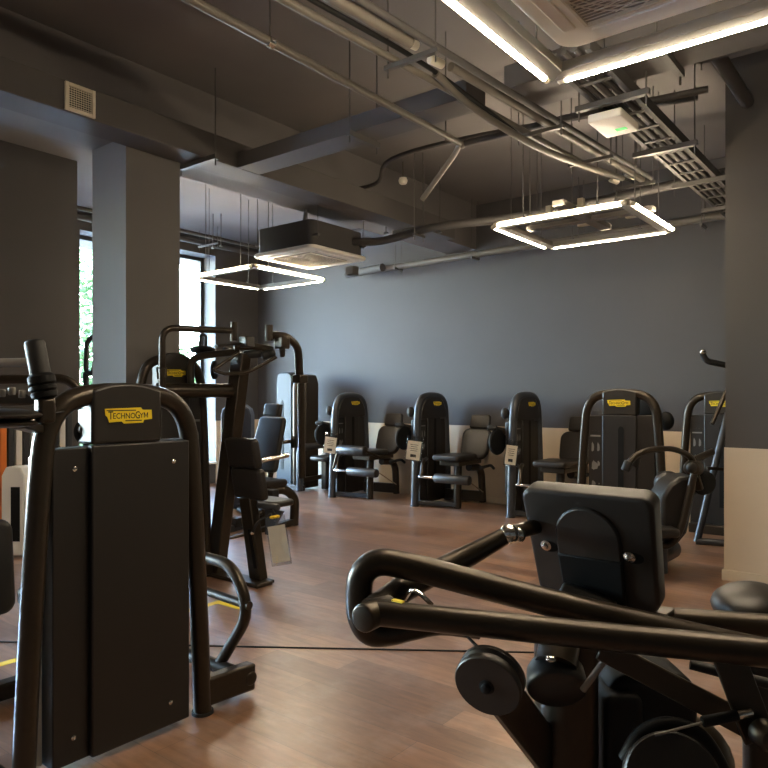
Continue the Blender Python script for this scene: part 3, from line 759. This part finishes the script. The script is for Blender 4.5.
# ------------------------------------------------------------------ bench press machine by the window
t = thing('weight_machine', 'machine with a tall slanted backrest catching blue window light behind the press machine', 'weight machine', (-6.2, 5.8, 0), 0, 'strength machines')
part('backrest', MB().pad(at(267.5, 444, 8.0), V((1, 0, 0)), V((0, .30, 1)), .44, .64, .07, cr=.05, er=.025, taper=-.18), 'pad', t)
part('headrest', MB().pad(at(272, 410, 8.2), V((1, 0, 0)), V((0, .2, 1)), .24, .15, .06, cr=.03, er=.02), 'pad', t)
part('backrest_post', MB().tube([at(280, 405, 8.3), at(276, 440, 8.2), at(268, 490, 8.1), at(266, 522, 8.1)], .035, 12), 'steel', t)
part('seat', MB().pad(at(264, 483, 7.8), (1, 0, 0), (0, 1, 0), .38, .42, .08, cr=.06, er=.03), 'pad', t)
part('side_frame', MB().tube(fil([at(258, 497, 7.7), at(283, 488, 7.85), at(295, 497, 7.93), at(294, 525, 7.93)], [.12, .15]), .052, 16), 'steel', t)
part('base_beam', MB().bar(at(294, 524, 7.93)+V((0, 0, .03)), at(222, 545, 7.1)+V((0, 0, .03)), .08, .07), 'steel', t, bevel=.01)
part('base_beam', MB().bar(at(222, 533, 7.4)+V((0, 0, .02)), at(268, 520, 8.2)+V((0, 0, .02)), .08, .07), 'bluesteel', t, bevel=.01)
part('seat_post', MB().tube([at(264, 487, 7.8), at(262, 530, 7.75)], .045, 14), 'steel', t)
for (px, py, d) in ((236, 522, 7.6), (226, 513, 7.7), (272, 494, 7.5)):
    part('pedal', MB().box(at(px, py, d), (.12, .1, .1)), 'rubber', t, bevel=.012)
part('pedal_arm', MB().tube([at(222, 535, 7.5), at(240, 522, 7.6), at(262, 512, 7.7)], .03, 12), 'steel', t)
part('lever', MB().tube([at(262, 461, 7.7), at(288, 455, 7.9)], .028, 12), 'chrome', t)
part('lever', MB().tube([at(276, 443, 8.0), at(294, 441, 8.1)], .02, 12), 'steel', t)
part('cam', MB().lathe(at(291, 442, 8.1), RT, [(0, .05), (.01, .07), (.05, .07), (.06, .05)], 24), 'black', t)
part('strut', MB().tube([at(251, 450, 8.1), at(263, 432, 8.3)], .03, 12), 'bluesteel', t)
# its dark blue tower
tp = at(238, 420, 9.0); hb = 1.36
pr = [(-.19, .03), (.19, .03), (.19, hb-.14), (.165, hb-.06), (.10, hb-.012), (0, hb), (-.10, hb-.012), (-.165, hb-.06), (-.19, hb-.14)]
part('weight_tower', MB().prism(pr, V((tp.x, tp.y, 0)), RT, (0, 0, 1), .28), 'navy', t, bevel=.02)
part('bolt', MB().ell(at(234, 408, 8.82), .014, .014, .014), 'chrome', t)
part('tower_foot', MB().bar(V((tp.x, tp.y, .05)), at(262, 528, 7.75)+V((0, 0, .02)), .08, .08), 'steel', t, bevel=.01)

# ------------------------------------------------------------------ silver tower machine in the far corner
t = thing('weight_machine', 'machine with a tall silver rounded tower in the far left corner by the window', 'weight machine', (-8.1, 7.9, 0), 0, 'strength machines')
H0 = 1.84; hw = .175
pr = [(-hw, .03), (hw, .03), (hw, H0-.1), (hw*.85, H0-.035), (hw*.5, H0), (-hw*.5, H0), (-hw*.85, H0-.035), (-hw, H0-.1)]
part('weight_tower', MB().prism(pr, (-8.12, 7.92, 0), (1, 0, 0), (0, 0, 1), .34), 'silver', t, bevel=.02)
part('weight_slot', MB().prism([(-.03, .3), (.03, .3), (.03, 1.35), (0, 1.40), (-.03, 1.35)], (-8.16, 7.747, 0), (1, 0, 0), (0, 0, 1), .006), 'black', t)
part('side_shroud', MB().prism([(-.13, .03), (.13, .03), (.13, 1.66), (.08, 1.80), (-.13, 1.82)], (-7.81, 7.94, 0), (1, 0, 0), (0, 0, 1), .3), 'steel', t, bevel=.02)
part('column', MB().tube([(-7.80, 7.70, .02), (-7.80, 7.70, 1.6), (-7.82, 7.76, 1.78)], .05, 16), 'steel', t)
part('side_frame', MB().tube(fil([(-7.60, 7.58, .02), (-7.60, 7.58, .68), (-7.72, 8.36, .68), (-7.72, 8.36, .02)], .12), .052, 16), 'bluesteel', t)
part('base_beam', MB().bar((-7.62, 7.66, .18), (-7.72, 8.33, .18), .06, .07), 'steel', t, bevel=.01)
part('base_beam', MB().bar((-8.25, 7.7, .05), (-7.6, 7.66, .05), .08, .08), 'steel', t, bevel=.01)
part('seat', MB().pad((-7.45, 8.0, .5), (1, 0, 0), (0, 1, 0), .36, .4, .08, cr=.06, er=.03), 'pad', t)
part('seat_post', MB().bar((-7.45, 8.0, .46), (-7.45, 8.0, .02), .1, .1), 'steel', t, bevel=.01)

# ------------------------------------------------------------------ row of seated leg machines along the far wall
def leg_machine(ox, oy, label, upper_roll=False, dz=0):
    """origin at the foot of the tower's front tube"""
    def q(x, y, z): return V((ox+x, oy+y, z))
    t = thing('leg_machine', label, 'leg machine', (ox, oy, 0), 0, 'row of seated leg machines')
    tower(t, q(0, .40, 0), (0, 1, 0), (1, 0, 0), slot=True, instr=-1, k=1.0, rtube=.05, tubem='bluesteel', shell=True)
    part('cam', MB().lathe(q(-.25, .04, .90), (1, -.12, 0), [(0, .10), (.01, .155), (.03, .165), (.05, .155), (.06, .10)], 30), 'black', t)
    part('cam_arm', MB().bar(q(-.33, .1, .90), q(-.02, .3, .90), .06, .06), 'steel', t, bevel=.008)
    part('cam_arm', MB().bar(q(-.30, .06, 1.06), q(-.02, .3, .98), .06, .07), 'steel', t, bevel=.008)
    part('knob', MB().roll(q(-.22, .02, 1.07), q(-.32, -.02, 1.07), .032, .008, 16), 'rubber', t)
    part('knob', MB().ell(q(-.13, .06, 1.25), .05, .055, .07), 'rubber', t)
    part('knob_arm', MB().bar(q(-.13, .07, 1.25), q(-.02, .12, 1.25), .03, .03), 'steel', t)
    # bench
    part('seat', MB().pad(q(.48, .20, .665), (1, 0, 0), (0, 1, 0), .42, .50, .075, cr=.06, er=.03), 'pad', t)
    part('seat_frame', MB().bb(ox+.36, ox+.66, oy+.02, oy+.58, .565, .628), 'steel', t, bevel=.01)
    part('backrest', MB().pad(q(.56, .60, .82), (1, 0, 0), (0, .38, 1), .42, .42, .085, cr=.10, er=.03, taper=.15), 'pad', t)
    part('headrest', MB().pad(q(.57, .71, 1.115), (1, 0, 0), (0, .2, 1), .30, .19, .07, cr=.03, er=.025, taper=-.1), 'pad', t)
    part('backrest_post', MB().tube([q(.56, .76, 1.12), q(.56, .70, .85), q(.56, .58, .56)], .03, 12), 'steel', t)
    part('leg', MB().roll(q(.52, .20, .0), q(.52, .22, .56), .05, .006, 18), 'steel', t)
    part('leg', MB().tube(fil([q(.56, .42, .52), q(.56, .74, .50), q(.56, .78, .02)], .16), .05, 16, sx=1.0), 'steel', t)
    part('base_beam', MB().bar(q(0, .06, .045), q(.55, .20, .045), .07, .06), 'bluesteel', t, bevel=.01)
    part('base_beam', MB().bar(q(.03, .68, .10), q(.56, .76, .10), .07, .14), 'steel', t, bevel=.01)
    part('side_handle', MB().tube(fil([q(.78, .34, .53), q(.80, .58, .55), q(.80, .66, .50)], .05), .02, 10), 'rubber', t)
    part('adjuster', MB().roll(q(.72, .46, .52), q(.78, .44, .53), .022, .005, 12), 'yellow' if False else 'chrome', t)
    part('strut', MB().cyl(q(.56, .25, .42), q(.60, .72, .16), .009, n=8), 'chrome', t)
    # moving lever with rollers
    part('roller', MB().roll(q(.36, -.08, .41), q(.88, -.08, .41), .06, .015), 'pad', t)
    part('lever', MB().tube(fil([q(.03, .20, .62), q(.10, .02, .60), q(.14, -.08, .41)], .06), .024, 12), 'steel', t)
    part('roller_end', MB().roll(q(.10, -.08, .41), q(.35, -.08, .41), .018, .005, 14), 'chrome', t)
    if upper_roll:
        part('roller', MB().roll(q(.16, -.06, .70), q(.66, -.06, .70), .07, .015), 'pad', t)
        part('roller_arm', MB().tube([q(.16, -.06, .70), q(.06, -.06, .42)], .02, 12), 'steel', t)
        part('roller_arm', MB().tube([q(.67, -.06, .70), q(.68, .22, .60)], .022, 12), 'steel', t)
    return t
leg_machine(-6.84, 7.50, 'seated leg machine with two padded rollers, nearest the window along the far wall', True)
leg_machine(-5.41, 7.56, 'seated leg machine along the far wall, middle of three, whole bench in view')
leg_machine(-4.00, 7.58, 'seated leg machine along the far wall, partly hidden by the foreground back pad')
for (ox, oy, lab, w, h) in ((-6.84, 7.50, 'paper tag in a clear bag hanging on the leg machine nearest the window', .17, .27), (-5.41, 7.56, 'paper tag in a clear bag hanging on the middle leg machine', .18, .29), (-4.00, 7.58, 'long white paper tag hanging on the leg machine behind the back pad', .13, .27)):
    hang_tag(lab, (ox+.05, oy-.085, .915), w, h, -.12, (.55, -1, .05))


# ------------------------------------------------------------------ abdominal machine (tower facing us + chair with arms)
t = thing('weight_machine', 'black weight machine with arched tower and curved arm over its seat, near the right pier', 'weight machine', (-2.3, 6.5, 0), 0, 'strength machines')
tower(t, (-2.335, 6.56, 0), (1, 0, 0), (0, -1, 0), H=1.525, slot=True, instr=-1, k=1.02)
cc = at(648, 408, 6.78)
part('cam', MB().lathe(cc, (0, -1, 0), [(0, .08), (.01, .11), (.03, .105), (.05, .11), (.06, .08)], 28), 'black', t)
part('cam', MB().ell(at(666, 421, 6.72), .075, .06, .09), 'black', t)
part('cam_arm', MB().bar(cc+V((0, .03, -.05)), at(664, 422, 6.78), .05, .05), 'steel', t, bevel=.008)
dA = 5.9
part('seat_column', MB().roll(at(661, 573, 5.77), at(661, 520, 5.8), .052, .008), 'bluesteel', t)
part('seat_foot', MB().roll(at(640, 565, 5.6), at(672, 548, 6.15), .085, .02), 'bluesteel', t)
part('base_beam', MB().bar(V((-2.2, 6.52, .06)), at(661, 571, 5.8)+V((0, 0, .05)), .08, .09), 'steel', t, bevel=.01)
bo = at(672, 508, 5.85); kk = 5.85/F
bp_ = [(655, 495), (663, 482), (673, 475), (690, 474), (689, 488), (680, 530), (671, 541), (657, 540), (655, 520)]
part('backrest', MB().prism([((x-672)*kk, -(y-508)*kk) for x, y in bp_], bo, RT, (0, 0, 1), .30), 'pad', t, bevel=.03)
part('headrest', MB().ell(at(668, 483, 6.02), .118, .10, .105), 'pad', t)
part('backrest_frame', MB().tube(fil([at(653, 543, 5.66), at(669, 547, 5.66), at(681, 530, 5.66), at(694, 474, 5.66)], .08), .03, 14), 'steel', t)
part('seat', MB().pad(at(655, 530, 5.7), (RT), (-FW), .3, .36, .07, cr=.06, er=.025), 'pad', t)
part('pivot', MB().roll(at(691, 468, 5.72), at(697, 468, 5.95), .062, .015), 'steel', t)
part('pivot_cap', MB().lathe(at(692, 468, 5.73), -FW, [(0, .05), (.02, .045), (.035, .03), (.04, .012)], 24), 'hood', t)
arm = spline([at(695, 466, 5.8), at(689, 456, 5.75), at(672, 449, 5.65), at(650, 450, 5.55), at(637, 455, 5.5), at(629, 463, 5.48), at(626, 470, 5.48)])
part('press_arm', MB().tube(arm, .03, 14, sx=1.0, sy=.75), 'steel', t)
part('grip', MB().roll(at(629, 461, 5.48), at(625, 471, 5.48), .034, .01, 16), 'rubber', t)
part('grip', MB().roll(at(637, 456, 5.62), at(634, 467, 5.62), .034, .01, 16), 'rubber', t)
part('press_arm', MB().tube([at(694, 460, 5.9), at(712, 452, 6.1)], .03, 14), 'steel', t)
part('counterweight', MB().lathe(at(701, 482, 6.0), -FW, [(0, .08), (.012, .105), (.05, .105), (.06, .08)], 28), 'black', t)
part('arm_link', MB().bar(at(694, 470, 5.85), at(700, 490, 5.85), .06, .05), 'steel', t, bevel=.01)

# ------------------------------------------------------------------ machine half hidden by the right pier
t = thing('weight_machine', 'weight machine with a slanted blue grey frame half hidden behind the right wall pier', 'weight machine', (-1.77, 8.0, 0), 0, 'strength machines')
tower(t, (-1.78, 8.02, 0), (1, 0, 0), (0, -1, 0), H=1.51, slot=True, instr=-1, k=1.02)
part('side_frame', MB().tube([at(697, 542, 6.9), at(712, 478, 6.95), at(728, 413, 7.0)], .034, 14), 'bluesteel', t)
part('base_tube', MB().tube([at(696, 541, 6.9), at(735, 544, 6.75)], .034, 14), 'bluesteel', t)
part('side_frame', MB().tube([at(712, 424, 7.0), at(728, 388, 7.05)], .022, 12), 'steel', t)
part('high_handle', MB().tube(fil([at(702, 353, 7.0), at(706, 361, 7.0), at(740, 368, 7.0)], .04), .03, 12), 'rubber', t)
part('handle_end', MB().ell(at(703, 352, 6.98), .032, .032, .028), 'chrome', t)
part('handle_post', MB().tube([at(738, 367, 7.0), at(738, 541, 6.8)], .035, 12), 'steel', t)
part('frame_link', MB().bar(at(707, 468, 6.93), at(735, 470, 6.95), .03, .03), 'steel', t)
part('base_beam', MB().bar((-2.08, 7.98, .05), (-1.2, 7.95, .05), .1, .1), 'steel', t, bevel=.01)
part('base_beam', MB().bar((-1.25, 7.95, .05), (-1.25, 7.0, .05), .08, .08), 'steel', t, bevel=.01)

# ------------------------------------------------------------------ foreground right machine
O = at(566, 900, 1.86)
t = thing('weight_machine', 'black weight machine in the right foreground, long tube handles and seat backrest from behind', 'weight machine', (O.x, O.y, 0), 0, 'strength machines')
part('column', MB().tube([(O.x, O.y, .02), (O.x, O.y, .83)], .083, 28, sx=1.0), 'steel', t)
part('base_plate', MB().box((O.x, O.y+.1, .012), (.45, .6, .024)), 'steel', t, bevel=.006)
# backrest
C = at(594, 545, 1.97); X = V((1, 0, 0)); up = V((0, -.32, 1)).normalized(); bn = X.cross(up).normalized()
bkp = part('backrest', MB().pad(C, X, up, .362, .345, .07, cr=.035, er=.013, taper=.08), 'pad', t)
bkf = bn*(-.043) if bn.y > 0 else bn*.043
ap = [(-.086, -.20), (.086, -.20), (.092, .0)] + [(.092*math.cos(a), .045+.092*math.sin(a)) for a in [PI*k/16 for k in range(17)]] + [(-.092, .0)]
front = V((0, -1, 0))
nrm = bn if bn.dot(front) > 0 else -bn
part('back_cover', MB().prism(ap, C+nrm*.036-up*.005, X, up, .016), 'hood', t, bevel=.006)
part('back_cover_lower', MB().prism([(-.084, -.26), (.084, -.26), (.0935, -.015), (-.0935, -.015)], C+nrm*.040, X, up, .016), 'black', t, bevel=.006)
for a, c in ((-.128, .0), (.112, .0)):
    part('bolt', MB().lathe(C+nrm*.036+X*a+up*c, nrm, [(0, .016), (.004, .016), (.006, .009), (.013, .008), (.015, .004)], 14), 'chrome', t)
    part('bolt_recess', MB().prism([(math.cos(q)*.03, math.sin(q)*.017) for q in [2*PI*i/16 for i in range(16)]], C+nrm*.0352+X*(a+.008)+up*(c-.003), X, up, .003), 'black', t)
part('backrest_post', MB().bar(C-up*.12+nrm*.06, (O.x, O.y+.03, .80), .16, .06, up=front), 'steel', t, bevel=.015)
part('pad_bracket', MB().bar(C-up*.19-X*.15+nrm*(-.01), C-up*.19+X*.19+nrm*(-.01), .07, .02), 'steel', t, bevel=.004)
# long handles
def cv(lst): return [at(*p) for p in lst]
part('handle_tube', MB().tube(spline(cv([(374, 612.5, 1.70), (480, 623.5, 1.64), (600, 636, 1.57), (768, 653, 1.48), (900, 666, 1.42)]), 4), .031, 20), 'steel', t)
part('tube_end', MB().roll(at(362, 619, 1.66), at(388, 607, 1.75), .034, .006, 24), 'steel', t)
lp = [(820, 664, 1.68), (700, 638, 1.72), (560, 605, 1.76), (470, 582, 1.78), (403, 565, 1.79), (377, 563, 1.79), (362, 575, 1.79), (359, 597, 1.79), (361, 618, 1.79), (371, 632, 1.80), (390, 632, 1.82), (412, 627, 1.84), (440, 622, 1.86), (480, 626, 1.86)]
part('handle_loop', MB().tube(spline(cv(lp), 6), .0345, 20), 'steel', t)
part('link_tube', MB().tube(cv([(372, 612, 1.72), (404, 588, 1.84), (436, 572, 1.90), (470, 555, 1.93), (505, 536, 1.95)]), .032, 18, rs=[.036, .036, .032, .030, .024]), 'steel', t)
part('link_joint', MB().ell(at(509, 534, 1.95), .028, .028, .028), 'chrome', t)
part('link_joint', MB().ell(at(519, 535, 1.96), .019, .019, .022), 'chrome', t)
part('link_arm', MB().tube(cv([(512, 533, 1.96), (545, 524, 2.06)]), .022, 14), 'steel', t)
part('link_clip', MB().tube(fil(cv([(404, 600, 1.74), (411, 589, 1.72), (421, 594, 1.70), (432, 605, 1.70)]), .02), .006, 8), 'chrome', t)
part('yellow_mark', MB().box(at(398, 601, 1.655), (.03, .012, .004)), 'tape', t)
part('far_handle', MB().tube(spline(cv([(630, 612, 2.02), (662, 618, 1.98), (768, 626, 1.86), (880, 634, 1.75)]), 4), .032, 18), 'steel', t)
# pulleys
def pulley(c, ax, r, th, two=True):
    c = V(c); ax = V(ax).normalized()
    pl = part('pulley', MB().lathe(c-ax*th/2, ax, [(0, r*.96), (.004, r), (th*.3, r), (th*.42, r*.9), (th*.58, r*.9), (th*.7, r), (th-.004, r), (th, r*.96)], 44), 'hood', t)
    part('pulley_hub', MB().lathe(c+ax*(th/2-.001), ax, [(0, .018), (.002, .018), (.004, .012), (.012, .011), (.014, .006)], 18), 'chrome' if False else 'black', pl)
ax1 = (-FW*.84-RT*.42-V((0, 0, .30))).normalized()
pulley(at(490, 680, 1.60), ax1, .078, .05)
pulley(at(672, 782, 1.46), (-FW*.86-RT*.2+V((0, 0, .35))), .098, .05)
part('pulley_arm', MB().bar(at(500, 690, 1.66), at(560, 770, 1.86), .035, .10), 'steel', t, bevel=.01)
part('pulley_cable', MB().tube(cv([(490, 660, 1.60), (468, 637, 1.66), (452, 628, 1.72)]), .0035, 8), 'rubber', t)
part('round_cap', MB().lathe(at(554, 664, 1.76), (-FW*.80-V((0, 0, .55))-RT*.08), [(0, .05), (.006, .062), (.02, .07), (.062, .074), (.070, .072), (.075, .066)], 40), 'hood', t)
part('cap_neck', MB().tube(cv([(556, 665, 1.70), (560, 640, 1.74), (566, 610, 1.82)]), .05, 20), 'steel', t)
part('cap_bolt', MB().ell(at(551, 659, 1.62), .012, .012, .008), 'chrome', t)
part('cap_rod', MB().tube(cv([(583, 690, 1.66), (612, 650, 1.62)]), .008, 10), 'alu', t)
# housing below the seat
part('housing', MB().pad(at(640, 715, 1.95), RT, V((0, 0, 1)), .24, .30, .22, cr=.06, er=.03), 'black', t)
part('housing_cover', MB().pad(at(612, 770, 1.92), RT, V((0, 0, 1)), .10, .5, .22, cr=.03, er=.02), 'black', t)
part('housing_lower', MB().pad(at(655, 860, 1.9), RT, V((0, 0, 1)), .3, .54, .25, cr=.06, er=.03), 'black', t)
part('seat_knob', MB().ell(at(668, 705, 1.98), .075, .06, .085), 'steel', t)
part('seat_knob', MB().ell(at(690, 765, 2.0), .12, .10, .14), 'steel', t)
part('pulley_guard', MB().tube(spline(cv([(625, 760, 1.52), (640, 735, 1.52), (668, 724, 1.52), (700, 735, 1.52), (722, 768, 1.52), (735, 800, 1.52)]), 5), .016, 12), 'black', t)
part('lever_plate', MB().bar(at(600, 648, 1.62), at(752, 728, 1.5), .012, .055, up=V((0, 0, 1))), 'steel', t, bevel=.004)
part('lever_plate', MB().bar(at(728, 655, 1.5), at(760, 740, 1.49), .012, .07, up=RT), 'steel', t, bevel=.004)
part('lever_pivot', MB().lathe(at(762, 732, 1.47), -FW, [(0, .03), (.03, .028), (.04, .02)], 22), 'steel', t)
part('pull_cable', MB().tube(cv([(655, 735, 1.47), (704, 722, 1.47)]), .0028, 8), 'alu', t)
part('cable_sleeve', MB().roll(at(702, 722, 1.47), at(738, 715, 1.47), .0115, .003, 14), 'black', t)
part('cable_end', MB().roll(at(736, 715, 1.47), at(752, 712, 1.47), .010, .003, 14), 'chrome', t)
part('coil_hose', MB().tube(cv([(690, 664, 1.6), (720, 672, 1.58), (770, 684, 1.55)]), .012, 12), 'rubber', t)
# seat pad and its stem on the far right
part('seat', MB().ell(at(752, 604, 2.15), .115, .15, .062), 'pad', t)
part('seat_stem', MB().tube(cv([(757, 610, 2.15), (757, 700, 2.1), (757, 860, 2.1)]), .04, 14), 'steel', t)
p = at(757, 860, 2.1)
part('base_beam', MB().bar(V((p.x, p.y, .06)), V((O.x, O.y, .06)), .1, .1), 'steel', t, bevel=.01)
part('seat_stem_foot', MB().cyl(V((p.x, p.y, 0)), V((p.x, p.y, .12)), .06), 'steel', t)

# ================================================================== BACKGROUND AT FAR LEFT
t = thing('slatted_rack', 'rack of upright white and orange slats by the left wall, seen past the near machine', 'rack', (-7.3, 3.4, 0))
cols = ['white', 'wframe', 'orange', 'wframe', 'white', 'wframe', 'white', 'orange', 'white', 'wframe', 'white', 'wframe']
for k, m in enumerate(cols):
    y = 2.98+k*.075
    part('slat', MB().bb(-7.33, -7.27, y-.03, y+.03, .05, 1.30), m, t, bevel=.006)
part('rail', MB().bb(-7.36, -7.33, 2.9, 3.85, 1.10, 1.14).bb(-7.36, -7.33, 2.9, 3.85, .3, .34), 'white', t)
part('foot', MB().bb(-7.5, -7.15, 2.92, 2.98, 0, .05).bb(-7.5, -7.15, 3.78, 3.84, 0, .05), 'wframe', t)
p = at(19, 500, 6.4)
t = thing('white_tower', 'white upright casing with a dark window standing in front of the slatted rack', 'machine tower', (p.x, p.y, 0))
part('casing', MB().prism([(-.11, .02), (.10, .02), (.10, .74), (.06, .82), (-.07, .82), (-.11, .74)], (p.x, p.y, 0), RT, (0, 0, 1), .2), 'white', t, bevel=.015)
part('dark_window', MB().prism([(-.02, .15), (.06, .15), (.06, .64), (-.02, .64)], V((p.x, p.y, 0))-FW*.102, RT, (0, 0, 1), .006), 'black', t)
t = thing('bar_frame', 'dark bent tube handle silhouetted against the window gap left of the column', 'gym frame', at(88, 520, 8.2)*1)
t.location.z = 0; RM[t.name] = Matrix.Translation(t.location)
part('bent_tube', MB().tube(fil([at(95, 364, 8.0), at(93, 374, 8.0), at(86, 372, 8.1), at(87, 340, 8.2), at(100, 333, 8.2)], .08), .028, 12), 'rubber', t)
q = at(86, 372, 8.1)
part('upright', MB().tube([q, (q.x, q.y, 0)], .032, 12), 'rubber', t)
part('foot', MB().box((q.x, q.y, .02), (.3, .3, .04)), 'rubber', t)
